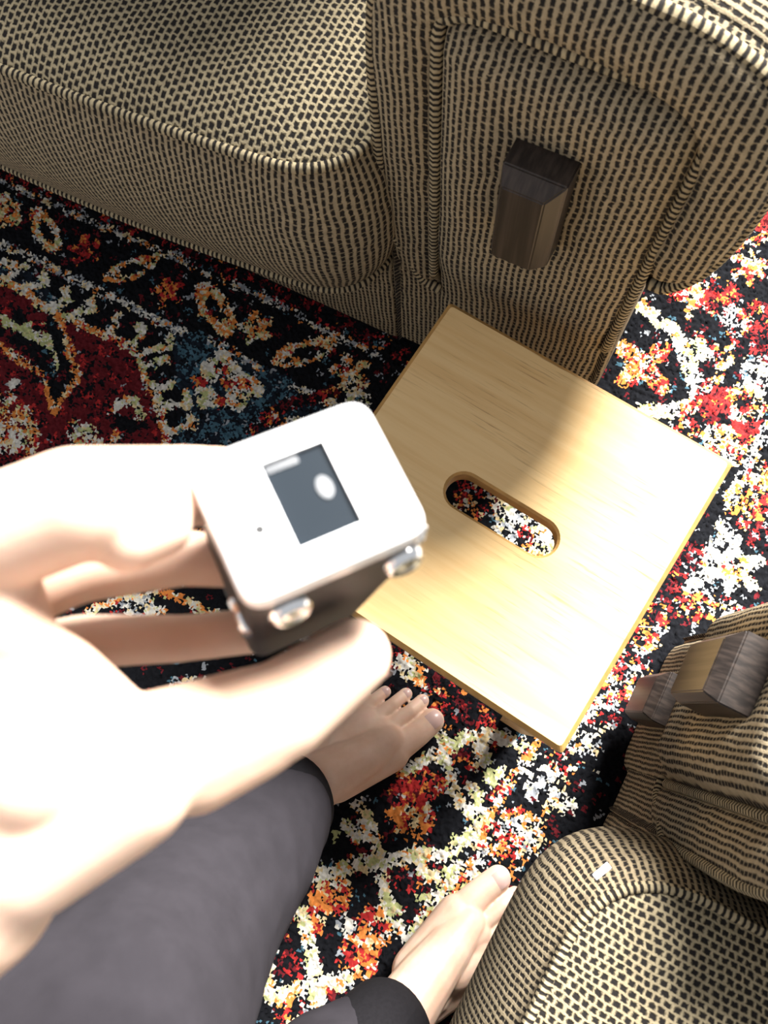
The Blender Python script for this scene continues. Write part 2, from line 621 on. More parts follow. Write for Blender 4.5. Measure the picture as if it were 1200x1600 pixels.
ell((1140, 835), .017, .014, 0, 'white', .8)
ell((1088, 947), .036, .018, -.3, 'redor', .75)
ell((1130, 950), .03, .014, -.3, 'multi', .8)
ell((1070, 880), .018, .04, .2, 'redk', .9)
ell((1040, 945), .02, .03, .2, 'redk', .9)
ell((1000, 990), .03, .02, .2, 'redor', .6)

# --- under the stool (seen through its slot) and along its near edges
poly([(420, 900), (690, 740), (900, 830), (960, 1010), (880, 1240), (560, 1060)], 'black')
for c, a, mx, d in (((745, 775), .035, 'redk', .9), ((770, 760), .03, 'multi', .7), ((800, 800), .03, 'cream', .8), ((830, 820), .03, 'white', .85),
                    ((850, 850), .03, 'cream', .8), ((730, 800), .02, 'orcream', .5), ((815, 840), .02, 'multi', .8), ((790, 830), .018, 'white', .8),
                    ((610, 1010), .03, 'redk', .9), ((640, 1040), .02, 'cream', .8), ((665, 1060), .018, 'orcream', .8), ((700, 1070), .035, 'redk', .9),
                    ((690, 1100), .02, 'redor', .7), ((745, 1130), .03, 'redk', .9), ((760, 1150), .02, 'redor', .5), ((720, 1120), .03, 'redk', .7),
                    ((960, 1080), .03, 'redor', .75), ((940, 1110), .03, 'multi', .8), ((985, 1040), .03, 'multi', .8), ((905, 1150), .03, 'white', .6), ((920, 1180), .02, 'orcream', .6)):
    ell(c, a, a * .8, .4, mx, d)

# --- lattice between the feet
poly([(380, 1330), (560, 1180), (640, 1150), (860, 1180), (930, 1180), (930, 1300), (700, 1640), (380, 1640)], 'black')
cre = 'cream'
ell((650, 1250), .036, .040, .6, 'redor', .95, star=4)
ell((662, 1222), .021, .018, .6, 'red', .8)
ell((628, 1242), .018, .016, .6, 'red', .8)
ell((640, 1285), .026, .018, .4, 'orange', .7)
for c, mx, a in (((721, 1187), 'redk', .022), ((562, 1329), 'redk', .022), ((633, 1367), 'redk', .030), ((454, 1517), 'redk', .026), ((517, 1395), 'redor', .034),
                 ((500, 1415), 'orange', .020), ((590, 1448), 'redor', .030), ((562, 1496), 'redor', .034), ((575, 1470), 'orange', .02), ((487, 1440), 'redor', .022),
                 ((540, 1445), 'white', .016), ((645, 1430), 'redk', .018), ((525, 1560), 'redk', .03), ((455, 1585), 'multi', .03), ((440, 1440), 'redk', .02),
                 ((690, 1350), 'redk', .014), ((735, 1225), 'redk', .012)):
    ell(c, a * .82, a * .70, .5, mx, .9)
for pts, w in (([(687, 1145), (694, 1180), (700, 1208), (717, 1254), (746, 1279)], .015), ([(592, 1346), (640, 1338), (700, 1333), (733, 1308), (758, 1275)], .018),
               ([(690, 1177), (733, 1150), (775, 1150), (815, 1165)], .017), ([(558, 1258), (575, 1285), (587, 1317), (600, 1392), (612, 1430), (633, 1467)], .015),
               ([(460, 1362), (510, 1365), (558, 1352), (592, 1346)], .017), ([(633, 1467), (660, 1440), (700, 1390), (715, 1350)], .013),
               ([(640, 1200), (665, 1185), (690, 1177)], .017), ([(420, 1558), (470, 1545), (542, 1533)], .017), ([(487, 1487), (500, 1600)], .016),
               ([(425, 1470), (415, 1520), (430, 1560)], .017), ([(455, 1400), (475, 1440), (487, 1490), (495, 1560)], .014), ([(540, 1290), (560, 1305), (585, 1310)], .016),
               ([(752, 1165), (760, 1190), (745, 1195)], .016), ([(735, 1230), (748, 1245), (742, 1265)], .014), ([(660, 1350), (672, 1375), (700, 1368)], .014)):
    line(pts, w, cre)
for tri in ([(755, 1210), (800, 1195), (765, 1240)], [(706, 1305), (745, 1300), (715, 1335)], [(650, 1400), (700, 1385), (668, 1430)], [(596, 1390), (630, 1420), (610, 1440)], [(515, 1300), (530, 1290), (525, 1325)], [(415, 1480), (430, 1470), (425, 1500)]):
    poly(tri, 'green')
line([(845, 1150), (829, 1175), (800, 1218), (775, 1254), (758, 1300), (746, 1333), (717, 1392), (690, 1440)], .014, 'orcream', .8)
line([(905, 1180), (880, 1230), (850, 1270), (835, 1330)], .012, 'orcream', .6)
ell((846, 1221), .032, .026, .3, 'white', .75, star=4)
ell((812, 1300), .034, .030, .3, 'multi')
ell((815, 1296), .014, .014, .3, 'white', .8)
ell((790, 1340), .026, .03, .3, 'redor', .6)
ell((765, 1370), .02, .03, .3, 'redk', .9)
ell((750, 1350), .016, .02, .3, 'white', .5)
ell((885, 1260), .016, .012, .3, 'cream', .6)
ell((870, 1190), .02, .012, .3, 'multi', .7)

RUG *= rng.uniform(.80, 1.15, (nt, ns, 1))
vs_, vt_ = np.meshgrid(S0 + np.arange(ns + 1) * STEP, T0 + np.arange(nt + 1) * STEP)
vs_ = vs_ + rng.uniform(-.0010, .0010, vs_.shape)
vt_ = vt_ + rng.uniform(-.0010, .0010, vt_.shape)
vz_ = rng.uniform(-.0045, -.0004, vs_.shape)
vz_[0, :] = vz_[-1, :] = vz_[:, 0] = vz_[:, -1] = -.0125
RX = O1[0] + vs_ * U1[0] + vt_ * N1[0]
RY = O1[1] + vs_ * U1[1] + vt_ * N1[1]
idx = np.arange((nt + 1) * (ns + 1)).reshape(nt + 1, ns + 1)
quads = np.stack([idx[:-1, :-1], idx[1:, :-1], idx[1:, 1:], idx[:-1, 1:]], -1).reshape(-1, 4)
me = bpy.data.meshes.new('rug')
nv, nf = idx.size, len(quads)
me.vertices.add(nv)
me.vertices.foreach_set('co', np.stack([RX, RY, vz_], -1).ravel())
me.loops.add(nf * 4)
me.loops.foreach_set('vertex_index', quads.ravel())
me.polygons.add(nf)
me.polygons.foreach_set('loop_start', np.arange(nf) * 4)
me.polygons.foreach_set('loop_total', np.full(nf, 4))
me.update(calc_edges=True)
ca_ = me.attributes.new('yarn', 'FLOAT_COLOR', 'FACE')
ca_.data.foreach_set('color', np.concatenate([RUG.reshape(-1, 3), np.ones((nf, 1))], 1).ravel())
t = NT('rug_pile')
an = t.n('ShaderNodeAttribute', attribute_name='yarn')
M_RUG = t.set(Base_Color=an.outputs['Color'], Roughness=1.0, Specular_IOR_Level=0.05)
rug = link('rug', me, M_RUG, smooth=False)
tag(rug, 'thick pile rug with black ground and red, orange, cream and blue oriental motifs', 'rug')

# ------------------------------------------------------------------ sofas


def rounded(pts, r, n=6):
    """Polyline corners rounded; pts closed."""
    out = []
    N = len(pts)
    for i in range(N):
        p0, p1, p2 = (Vector(pts[i - 1]), Vector(pts[i]), Vector(pts[(i + 1) % N]))
        a, b = (p0 - p1), (p2 - p1)
        rr_ = r[i] if isinstance(r, (list, tuple)) else r
        k = min(rr_, a.length * .49, b.length * .49)
        A, B = p1 + a.normalized() * k, p1 + b.normalized() * k
        for j in range(n + 1):
            t_ = j / n
            out.append(A * (1 - t_) ** 2 + p1 * 2 * t_ * (1 - t_) + B * t_ ** 2)
    return out


def resample(pts, step, closed=True):
    P = [Vector(p) for p in pts]
    if closed:
        P.append(P[0])
    out = []
    for a, b in zip(P[:-1], P[1:]):
        n = max(1, int(math.ceil((b - a).length / step)))
        out += [a.lerp(b, k / n) for k in range(n)]
    if not closed:
        out.append(P[-1])
    return out


def catmull(pts, n=8):
    P = [Vector(p) for p in pts]
    P = [P[0] * 2 - P[1]] + P + [P[-1] * 2 - P[-2]]
    out = []
    for i in range(1, len(P) - 2):
        for k in range(n):
            t_ = k / n
            out.append(.5 * ((2 * P[i]) + (-P[i - 1] + P[i + 1]) * t_ + (2 * P[i - 1] - 5 * P[i] + 4 * P[i + 1] - P[i + 2]) * t_ ** 2 + (-P[i - 1] + 3 * P[i] - 3 * P[i + 1] + P[i + 2]) * t_ ** 3))
    out.append(P[-2])
    return out


def build_arm(root, mir, depth=0.80, belly=.022, bscale=1.0):
    """mir maps arm coordinate s to sofa-local x."""
    def L(s, n, z):
        return (mir(s), -n, z)
    arm = None
    # body: profile swept backwards
    prof = catmull([(-.020, .004), (-.022, .20), (-.022, .40), (-.020, .54), (-.004, .612), (.05, .648), (.14, .655), (.22, .650), (.276, .625), (.300, .567),
                    (.302, .490), (.291, .425), (.270, .388), (.255, .382), (.253, .30), (.257, .15), (.257, .004)], 6)
    cx, cz = .12, .36
    mb = MB()
    rows, uvs = [], []
    for n_, sh in ((-.002, .022), (.000, .010), (-.006, .002), (-.018, 0), (-.10, 0), (-.25, 0), (-.45, 0), (-depth, 0)):
        row, uv = [], []
        acc = 0
        for i, p in enumerate(prof):
            dx, dz = cx - p[0], cz - p[1]
            l_ = math.hypot(dx, dz)
            row.append(L(p[0] + dx / l_ * sh, n_, max(.004, p[1] + dz / l_ * sh)))
            if i:
                acc += (Vector(p) - Vector(prof[i - 1])).length
            uv.append((n_, acc))
        rows.append(row)
        uvs.append(uv)
    # stripes run up the sides: u = depth, v = along the profile
    mb.grid(rows, uvs)
    mb.add(rows[0], [tuple(range(len(rows[0])))], [(p[0], p[2]) for p in rows[0]])
    mb.add(rows[-1], [tuple(range(len(rows[0])))], [(p[0], p[2]) for p in rows[-1]])
    arm = mb.build('arm', M_STRIPE, root)
    # rolled band around the padded panel
    path = catmull([(.040, .212), (.024, .222), (.013, .255), (.011, .33), (.010, .45), (.011, .560), (.034, .614), (.10, .629), (.18, .627), (.243, .610),
                    (.272, .558), (.274, .49), (.268, .435), (.258, .400)], 6)
    hw = np.interp(np.linspace(0, 13, len(path)), range(14), [.006, .016, .025, .029, .029, .031, .032, .028, .028, .031, .028, .027, .024, .012])
    hn = np.interp(np.linspace(0, 13, len(path)), range(14), [.006, .012, .016, .018, .020, .022, .022, .024, .027, .031, .032, .031, .028, .012])
    rows, uvs = [], []
    for i, p in enumerate(path):
        a, b = path[max(i - 1, 0)], path[min(i + 1, len(path) - 1)]
        tn = (b - a).normalized()
        nr = Vector((-tn[1], tn[0]))
        row, uv = [], []
        for k in range(13):
            ph = math.pi * k / 12
            q = p + nr * (hw[i] * math.cos(ph))
            row.append(L(q[0], -.004 + hn[i] * math.sin(ph) ** .7, q[1]))
            uv.append((q[0], q[1] + row[-1][1]))
        rows.append(row)
        uvs.append(uv)
    mb = MB()
    mb.grid(rows, uvs)
    mb.build('arm_band', M_STRIPE, arm)
    # padded panel
    s0, s1, z0, z1, cr = .041, .247, .006, .602, .030
    rows, uvs = [], []
    NZ, NS = 60, 26
    for i in range(NZ + 1):
        z = z0 + (z1 - z0) * i / NZ
        row, uv = [], []
        for j in range(NS + 1):
            s = s0 + (s1 - s0) * (j / NS)
            # rounded-rectangle distance (open at the bottom)
            qx = abs(s - (s0 + s1) / 2) - (s1 - s0) / 2 + cr
            qz = z - z1 + cr
            dist = cr - math.hypot(max(qx, 0), max(qz, 0)) if (qx > 0 and qz > 0) else min(-(qx - cr), -(qz - cr))
            e = max(0.0, min(1.0, dist / .034))
            e = math.sqrt(1 - (1 - e) ** 2)
            bel = max(0.0, min(1.0, (z - .20) / .13))
            bel = bel * bel * (3 - 2 * bel)
            nn = -.006 + e * (.014 + belly * bel)
            nn += .0025 * e * mnoise.noise(Vector((s * 18, z * 14, 3.1)))
            # cloth drawn in around the wooden block
            bd = math.hypot(max(abs(s - .1415) - .030, 0), max(abs(z - .464) - .060, 0))
            nn -= .006 * e * math.exp(-(bd / .014) ** 2)
            if qx > 0 and qz > 0 and dist < 0:      # pull corner points onto the rounded outline
                k = cr / math.hypot(qx, qz)
                s = (s0 + s1) / 2 + math.copysign((s1 - s0) / 2 - cr + qx * k, s - (s0 + s1) / 2)
                zz = z1 - cr + qz * k
            else:
                zz = z
            row.append(L(s, nn, zz))
            uv.append((s, zz - nn * 1.2))
        rows.append(row)
        uvs.append(uv)
    mb = MB()
    mb.grid(rows, uvs)
    pan = mb.build('front_panel', M_STRIPE, arm)
    # piping round the panel and along the inner edge of the arm
    pp = [(s0, .19), (s0, .25), (s0, .4), (s0, z1 - cr), (s0 + .009, z1 - .009), (s0 + cr, z1), (.12, z1), (.19, z1), (s1 - cr, z1), (s1 - .009, z1 - .009), (s1, z1 - cr), (s1, .50), (s1, .44), (s1, .38), (s1, .30), (s1, .19)]
    mb = MB()
    mb.tube([L(p[0] - .001, .009 - .03 * max(0, (.25 - p[1]) / .06), p[1]) for p in resample(catmull(pp, 4), .012, False)], .0056)
    mb.build('piping', M_PIPE, arm)
    outer = catmull([(.046, .213), (.022, .222), (.004, .262)], 6) + [p for p in prof if not (p[1] < .29 and p[0] < .1) and not (p[1] < .387 and p[0] > .1)] + [(.256, .387)]
    mb = MB()
    mb.tube([L(p[0] + (cx - p[0]) * .02, .006, p[1] + (cz - p[1]) * .01) for p in resample(outer, .012, False)], .0058)
    mb.build('piping', M_PIPE, arm)
    # wooden blocks
    for zc, nb in ((.470, .004 + belly), (.108, .004)):
        w, h, th, c = .053 * bscale, .110, .034 * (bscale * .5 + .5), .012
        s_c = .1415
        b0 = [(s_c - w / 2, nb - .012, zc - h / 2), (s_c + w / 2, nb - .012, zc - h / 2), (s_c + w / 2, nb - .012, zc + h / 2), (s_c - w / 2, nb - .012, zc + h / 2)]
        b1 = [(x, nb + th - c, z) for x, _, z in b0]
        b2 = [(s_c - w / 2 + c * .45, nb + th, zc - h / 2 + .003), (s_c + w / 2 - c, nb + th, zc - h / 2 + .003), (s_c + w / 2 - c, nb + th, zc + h / 2 - c), (s_c - w / 2 + c * .45, nb + th, zc + h / 2 - c)]
        bm = bmesh.new()
        R_ = [[bm.verts.new(L(*p)) for p in r_] for r_ in (b0, b1, b2)]
        for a, b in ((0, 1), (1, 2)):
            for i in range(4):
                bm.faces.new((R_[a][i], R_[a][(i + 1) % 4], R_[b][(i + 1) % 4], R_[b][i]))
        bm.faces.new(R_[2])
        bm.faces.new(R_[0])
        bmesh.ops.recalc_face_normals(bm, faces=bm.faces)
        bmesh.ops.bevel(bm, geom=bm.edges[:], offset=.0012, segments=2, affect='EDGES')
        me_ = bpy.data.meshes.new('wood_block')
        bm.to_mesh(me_)
        bm.free()
        tag(link('wood_block', me_, M_DARKWOOD, arm, smooth=False), 'dark stained chamfered wooden block')
    return arm


def build_cushion(root, mir, s0, s1, nb, nf, zb, zt, bulge, dome, rc=.07, bow=.02):
    out2 = rounded([(s0, nb), (s1, nb), (s1, nf), (s0, nf)], [.03, .03, rc, rc], 10)
    out2 = resample(out2, .012)
    # bow the front edge outwards a little
    mid = (s0 + s1) / 2
    q = []
    for p in out2:
        k = max(0.0, (p[1] - nb) / (nf - nb))
        q.append(Vector((p[0], p[1] + bow * k * (1 - ((p[0] - mid) / ((s1 - s0) / 2)) ** 2))))
    N = len(q)
    nrm = []
    for i in range(N):
        t_ = (q[(i + 1) % N] - q[i - 1]).normalized()
        nrm.append(Vector((t_[1], -t_[0])))
    arc = [0.0]
    for i in range(N):
        arc.append(arc[-1] + (q[(i + 1) % N] - q[i]).length)
    mb = MB()
    rows, uvs = [], []
    for k in range(13):
        v = k / 12
        off = bulge * math.sin(math.pi * v) ** .8 - .004 * (1 - v)
        z = zb + (zt - zb) * v
        rows.append([(mir(q[i % N][0] + nrm[i % N][0] * off), -(q[i % N][1] + nrm[i % N][1] * off), z) for i in range(N + 1)])
        uvs.append([(arc[i], z) for i in range(N + 1)])
    mb.grid(rows, uvs)
    mb.add(rows[0][:-1], [tuple(range(N))], [(p[0], p[1]) for p in rows[0][:-1]])
    cu = mb.build('seat_cushion', M_STRIPE, root)
    # domed top
    mb = MB()
    rows, uvs = [], []
    cx, cy = mid, (nb + nf) / 2
    hx, hy = (s1 - s0) / 2, (nf - nb) / 2
    insets = [0, .006, .014, .026, .042, .062, .09, .13, .18, .25, min(hx, hy) * .98]
    for ins in insets:
        kx, ky = max(0.001, 1 - ins / hx), max(0.001, 1 - ins / hy)
        zz = zt + dome * (1 - math.exp(-ins / .045))
        rows.append([(mir(cx + (p[0] - cx) * kx), -(cy + (p[1] - cy) * ky), zz) for p in q + q[:1]])
        uvs.append([(cx + (p[0] - cx) * kx, cy + (p[1] - cy) * ky) for p in q + q[:1]])
    mb.grid(rows, uvs)
    mb.add(rows[-1][:-1], [tuple(range(N))], uvs[-1][:-1])
    mb.build('cushion_top', M_CHECK, cu)
    for zz, off in ((zt, .002), (zb, -.002)):
        mb = MB()
        mb.tube([(mir(p[0] + n_[0] * off), -(p[1] + n_[1] * off), zz) for p, n_ in zip(q, nrm)], .0052, closed=True)
        mb.build('piping', M_PIPE, cu)
    return cu


def build_sofa(name, loc, rz, scale, mir, cush, seat_len, armkw=None):
    root = empty(name, loc, rz, scale)
    build_arm(root, mir, **(armkw or {}))
    far = -seat_len - .045
    if armkw:
        kw_ = armkw
    else:
        kw_ = {}
    build_arm(root, lambda s: mir(far - s), **kw_)
    build_cushion(root, mir, **cush)
    xa, xb = sorted((mir(-seat_len - .02), mir(-.016)))
    bevel_box('base_rail', M_STRIPE, root, (xa, .002, .004), (xb, .78, .198), .012)
    bevel_box('deck', M_STRIPE, root, (xa, .03, .19), (xb, .78, .215), .01)
    xa, xb = sorted((mir(-seat_len - .02), mir(-.018)))
    bevel_box('backrest', M_CHECK, root, (xa, .56, .205), (xb, .80, .88), .06, 5)
    bevel_box('added_back_cushion', M_CHECK, root, (xa + .015, .36, cush['zt'] + cush['dome'] + .004), (xb - .015, .555, .95), .07, 6)  # unseen cushion, added to keep the sun off the sofa seat
    return root


sofa1 = build_sofa('sofa', tuple(O1), A1, 1.0, lambda s: s,
                   dict(s0=-.98, s1=-.026, nb=-.555, nf=.058, zb=.205, zt=.428, bulge=.026, dome=.035, rc=.075, bow=.03), .97)
tag(sofa1, 'brown and black woven sofa whose arm front rises behind the slotted wooden stool', 'sofa', 'matching woven sofas')
K2 = 0.85
A2 = math.radians(243.3)
O2 = np.array([.235, -.059, 0.0]) + np.array([-.893, .449, 0]) * -.016
S_OFF = .046 / K2
sofa2 = build_sofa('armchair', tuple(O2), A2, K2, lambda s: S_OFF - s,
                   dict(s0=-.66, s1=-.048, nb=-.555, nf=.086, zb=.205, zt=.452, bulge=.036, dome=.03, rc=.095, bow=.012), .65,
                   armkw=dict(belly=.046, bscale=1.3))
tag(sofa2, 'brown and black woven armchair hiding part of a bare foot behind its seat cushion', 'armchair', 'matching woven sofas')

# ------------------------------------------------------------------ stool
ST_Z = .31
pa, pb, pc = at((707, 470), ST_Z), at((1152, 722), ST_Z), at((875, 1178), ST_Z)
sc_ = (pa + pc) / 2
e_ab = (pb - pa)
srot = math.atan2(e_ab[1], e_ab[0])
HALF = .1597
stool = empty('stool', (sc_[0], sc_[1], 0), srot)
tag(stool, 'square pale wooden stool with a rounded hand slot through its top', 'stool')


def slot_pts(hl, r, n=14, cxs=0.0, cys=0.0):
    out = []
    for k in range(n + 1):
        a = -math.pi / 2 + math.pi * k / n
        out.append((cxs + hl + r * math.cos(a), cys + r * math.sin(a)))
    for k in range(n + 1):
        a = math.pi / 2 + math.pi * k / n
        out.append((cxs - hl + r * math.cos(a), cys + r * math.sin(a)))
    return out


sl_c = at((783, 803), ST_Z)
ex = np.array([math.cos(srot), math.sin(srot), 0])
ey = np.array([-math.sin(srot), math.cos(srot), 0])
slx, sly = float((sl_c - sc_) @ ex), float((sl_c - sc_) @ ey)


def sq(h):
    return rounded([(-h, -h), (h, -h), (h, h), (-h, h)], .004, 3)


bm = bmesh.new()
TH = .021


def ring(pts, z):
    return [bm.verts.new((p[0], p[1], z)) for p in pts]


def wall(a, b):
    for i in range(len(a)):
        bm.faces.new((a[i], a[(i + 1) % len(a)], b[(i + 1) % len(b)], b[i]))


CH = .0045
o_top, o_ch, o_bot = ring(sq(HALF - CH), ST_Z), ring(sq(HALF), ST_Z - CH), ring(sq(HALF), ST_Z - TH)
HL, SR = .0415, .0175
i_top, i_ch, i_bot = ring(slot_pts(HL, SR + .0025, cxs=slx, cys=sly), ST_Z), ring(slot_pts(HL, SR, cxs=slx, cys=sly), ST_Z - .0025), ring(slot_pts(HL, SR, cxs=slx, cys=sly), ST_Z - TH)
wall(o_top, o_ch)
wall(o_ch, o_bot)
wall(i_top, i_ch)
wall(i_ch, i_bot)
for o_, i_ in ((o_top, i_top), (o_bot, i_bot)):
    eds = [bm.edges.get((r_[k], r_[(k + 1) % len(r_)])) for r_ in (o_, i_) for k in range(len(r_))]
    bmesh.ops.triangle_fill(bm, edges=eds, use_beauty=True)
bmesh.ops.recalc_face_normals(bm, faces=bm.faces)
for f_ in bm.faces:
    f_.material_index = 1 if abs(f_.normal.z) < .9 else 0
me = bpy.data.meshes.new('top')
bm.to_mesh(me)
bm.free()
link('top', me, M_WOOD, stool, smooth=False)
me.materials.append(M_EDGE)
for sx in (-1, 1):
    for sy in (-1, 1):
        mb = MB()
        t_, b_ = HALF - .024, HALF - .020
        rows = []
        for z, c, hw_ in ((ST_Z - TH, t_, .017), (0.0, b_, .015)):
            rows.append([(sx * c + a * hw_, sy * c + b * hw_, z) for a, b in ((-1, -1), (1, -1), (1, 1), (-1, 1), (-1, -1))])
        mb.grid(rows, [[(p[0], p[2]) for p in r_] for r_ in rows])
        mb.add(rows[1][:4], [(0, 1, 2, 3)])
        mb.build('leg', M_WOOD, stool, smooth=False)
for sx in (-1, 1):
    bevel_box('apron', M_WOOD, stool, (sx * (HALF - .03) - .008, -HALF + .038, ST_Z - .075), (sx * (HALF - .03) + .008, HALF - .038, ST_Z - TH), .002, 1)
    bevel_box('apron', M_WOOD, stool, (-HALF + .038, sx * (HALF - .03) - .008, ST_Z - .075), (HALF - .038, sx * (HALF - .03) + .008, ST_Z - TH), .002, 1)

# ------------------------------------------------------------------ person


def cone(mb, p1, r1, p2, r2, n=18):
    p1, p2 = Vector(p1), Vector(p2)
    ax = (p2 - p1)
    L_ = ax.length
    ax = ax.normalized() if L_ > 1e-6 else Vector((0, 0, 1))
    u = ax.orthogonal().normalized()
    w = ax.cross(u)
    rows = []
    for c_, r_, sg in ((p1, r1, -1), (p2, r2, 1)):
        angs = range(0, 7) if sg < 0 else range(6, -1, -1)
        for k in angs:
            a = math.pi / 2 * (1 - k / 6)
            rr_, zz = max(r_ * math.cos(a), 1e-5), sg * r_ * math.sin(a)
            rows.append([c_ + ax * zz + u * (rr_ * math.cos(2 * math.pi * j / n)) + w * (rr_ * math.sin(2 * math.pi * j / n)) for j in range(n)])
    b = len(mb.v)
    mb.v += [tuple(p) for r_ in rows for p in r_]
    for i in range(len(rows) - 1):
        for j in range(n):
            mb.f.append((b + i * n + j, b + i * n + (j + 1) % n, b + (i + 1) * n + (j + 1) % n, b + (i + 1) * n + j))
    mb.f.append(tuple(b + j for j in range(n))[::-1])
    mb.f.append(tuple(b + (len(rows) - 1) * n + j for j in range(n)))


def chain(mb, pts):
    for (p1, r1), (p2, r2) in zip(pts[:-1], pts[1:]):
        cone(mb, p1, r1, p2, r2)


def fuse(mb, voxel, smooth=6, factor=.5):
    me_ = bpy.data.meshes.new('tmp')
    me_.from_pydata(mb.v, [], mb.f)
    me_.update()
    o = bpy.data.objects.new('tmp', me_)
    COL.objects.link(o)
    md = o.modifiers.new('r', 'REMESH')
    md.mode = 'VOXEL'
    md.voxel_size = voxel
    ms = o.modifiers.new('s', 'SMOOTH')
    ms.iterations = smooth
    ms.factor = factor
    dg = bpy.context.evaluated_depsgraph_get()
    res = bpy.data.meshes.new_from_object(o.evaluated_get(dg))
    bpy.data.objects.remove(o)
    bpy.data.meshes.remove(me_)
    return res


def join_meshes(ms, name):
    bm_ = bmesh.new()
    for q in ms:
        bm_.from_mesh(q)
    out = bpy.data.meshes.new(name)
    bm_.to_mesh(out)
    bm_.free()
    return out


FACE = Vector((.82, .57, 0)).normalized()
LEFT = Vector((-.57, .82, 0)).normalized()
hipL, hipR = Vector((-.55, -.43, .54)), Vector((-.45, -.60, .54))
kneeL, kneeR = Vector((-.215, -.225, .46)), Vector((-.195, -.405, .46))


def foot_frame(tip_px, dir_a, dir_b, medial_sign):
    d_ = at(dir_b, .025) - at(dir_a, .025)
    f_ = Vector((d_[0], d_[1], 0)).normalized()
    med = Vector((f_.y, -f_.x, 0)) * medial_sign          # right of the walking direction for +1
    tip = Vector(at(tip_px, .018))
    tip.z = 0
    org = tip - f_ * .2515 - med * .030
    return lambda x, y, z: org + f_ * x + med * y + Vector((0, 0, z))


foot_nails = []


def foot(FR, knee):
    mb = MB()
    ank = FR(.062, 0, .085)
    up = (knee - ank).normalized()
    chain(mb, [(knee, .05), (ank + up * .16, .042), (ank + up * .05, .034), (ank, .035)])
    chain(mb, [(FR(.034, 0, .033), .031), (FR(.055, 0, .060), .034), (ank, .036)])
    chain(mb, [(FR(.034, 0, .032), .031), (FR(.10, -.010, .030), .029), (FR(.165, -.004, .024), .023)])
    chain(mb, [(ank, .036), (FR(.105, .008, .066), .032), (FR(.145, .014, .050), .027), (FR(.178, .018, .033), .021)])
    chain(mb, [(FR(.10, .016, .040), .028), (FR(.172, .031, .026), .0235)])
    chain(mb, [(FR(.09, -.022, .024), .023), (FR(.155, -.033, .019), .018)])
    chain(mb, [(FR(.135, -.008, .042), .024), (FR(.170, -.020, .024), .018)])
    chain(mb, [(FR(.150, .012, .040), .024), (FR(.178, .004, .026), .019)])
    # ankle bones
    cone(mb, FR(.060, .030, .083), .013, FR(.062, .028, .083), .013)
    cone(mb, FR(.052, -.030, .075), .013, FR(.054, -.028, .075), .013)
    toes = [((.176, .0300, .025), .0200, (.212, .0320, .0210), .0165, (.2365, .0305, .0180), .0153),
            ((.178, .0060, .026), .0112, (.222, .0050, .0230), .0088, (.2405, .0040, .0120), .0092),
            ((.173, -.0130, .024), .0108, (.209, -.0145, .0215), .0084, (.2290, -.0150, .0115), .0086),
            ((.164, -.0300, .021), .0104, (.191, -.0330, .0190), .0080, (.2090, -.0330, .0105), .0082),
            ((.152, -.0460, .018), .0104, (.173, -.0500, .0160), .0082, (.1890, -.0490, .0100), .0080)]
    for k, (a, ra, b, rb, c, rc_) in enumerate(toes):
        chain(mb, [(FR(*a), ra), (FR(*b), rb), (FR(*c), rc_)])
        foot_nails.append((FR, k, c, rc_))
    return fuse(mb, .0017, 8, .5)


FL = foot_frame((690, 1114), (540, 1249), (675, 1146), 1)
FRR = foot_frame((794, 1360), (605, 1502), (740, 1388), -1)
me_fl = foot(FL, kneeL)
me_fr = foot(FRR, kneeR)

# left hand and forearm, holding the little camera
hd = MB()


def J(px, py, d, r):
    return (cp(px, py, d), r)


elbowL = Vector((-.37, -.215, .775))
wrist = J(-85, 1362, .212, .031)
chain(hd, [(elbowL, .043), (Vector(elbowL).lerp(Vector(wrist[0]), .35), .043), (Vector(elbowL).lerp(Vector(wrist[0]), .75), .034), wrist])
iM, mM, rM, lM = J(-120, 880, .200, .0150), J(-150, 980, .222, .0150), J(-140, 1080, .244, .0140), J(-110, 1170, .262, .0130)
tC, tM = J(-20, 1230, .205, .0215), J(185, 1202, .216, .0190)
for k in (iM, mM, rM, lM):
    chain(hd, [(wrist[0], .024), (Vector(wrist[0]).lerp(Vector(k[0]), .5), .019), k])
for a, b in ((iM, mM), (mM, rM), (rM, lM)):
    chain(hd, [a, b])
    chain(hd, [(Vector(wrist[0]).lerp(Vector(a[0]), .6), .017), (Vector(wrist[0]).lerp(Vector(b[0]), .6), .017)])
chain(hd, [wrist, tC, tM])
chain(hd, [tC, J(-40, 1090, .212, .018), iM])                       # thenar web
chain(hd, [J(60, 1190, .200, .018), J(20, 1060, .204, .014), J(-20, 940, .202, .014)])
chain(hd, [tM, J(440, 1110, .236, .0150), J(551, 1026, .246, .0122)])
chain(hd, [J(300, 1184, .225, .0160), J(400, 1136, .233, .0150)])
chain(hd, [J(200, 1225, .208, .0175), J(40, 1320, .205, .0190), wrist])
chain(hd, [J(0, 985, .196, .0085), J(110, 1042, .204, .0075), J(205, 1142, .215, .0090)])
chain(hd, [J(200, 838, .200, .0095), J(250, 822, .204, .0085)])
chain(hd, [iM, J(120, 788, .194, .0143), J(298, 760, .219, .0114), J(400, 752, .242, .0098)])
chain(hd, [mM, J(120, 888, .240, .0108), J(285, 872, .256, .0093), J(400, 880, .264, .0086)])
chain(hd, [rM, J(130, 1002, .266, .0093), J(280, 998, .274, .0083), J(400, 985, .276, .0080)])
chain(hd, [lM, J(120, 1120, .285, .0090), J(270, 1140, .292, .0080), J(370, 1120, .290, .0075)])
me_hand = fuse(hd, .0016, 10, .5)

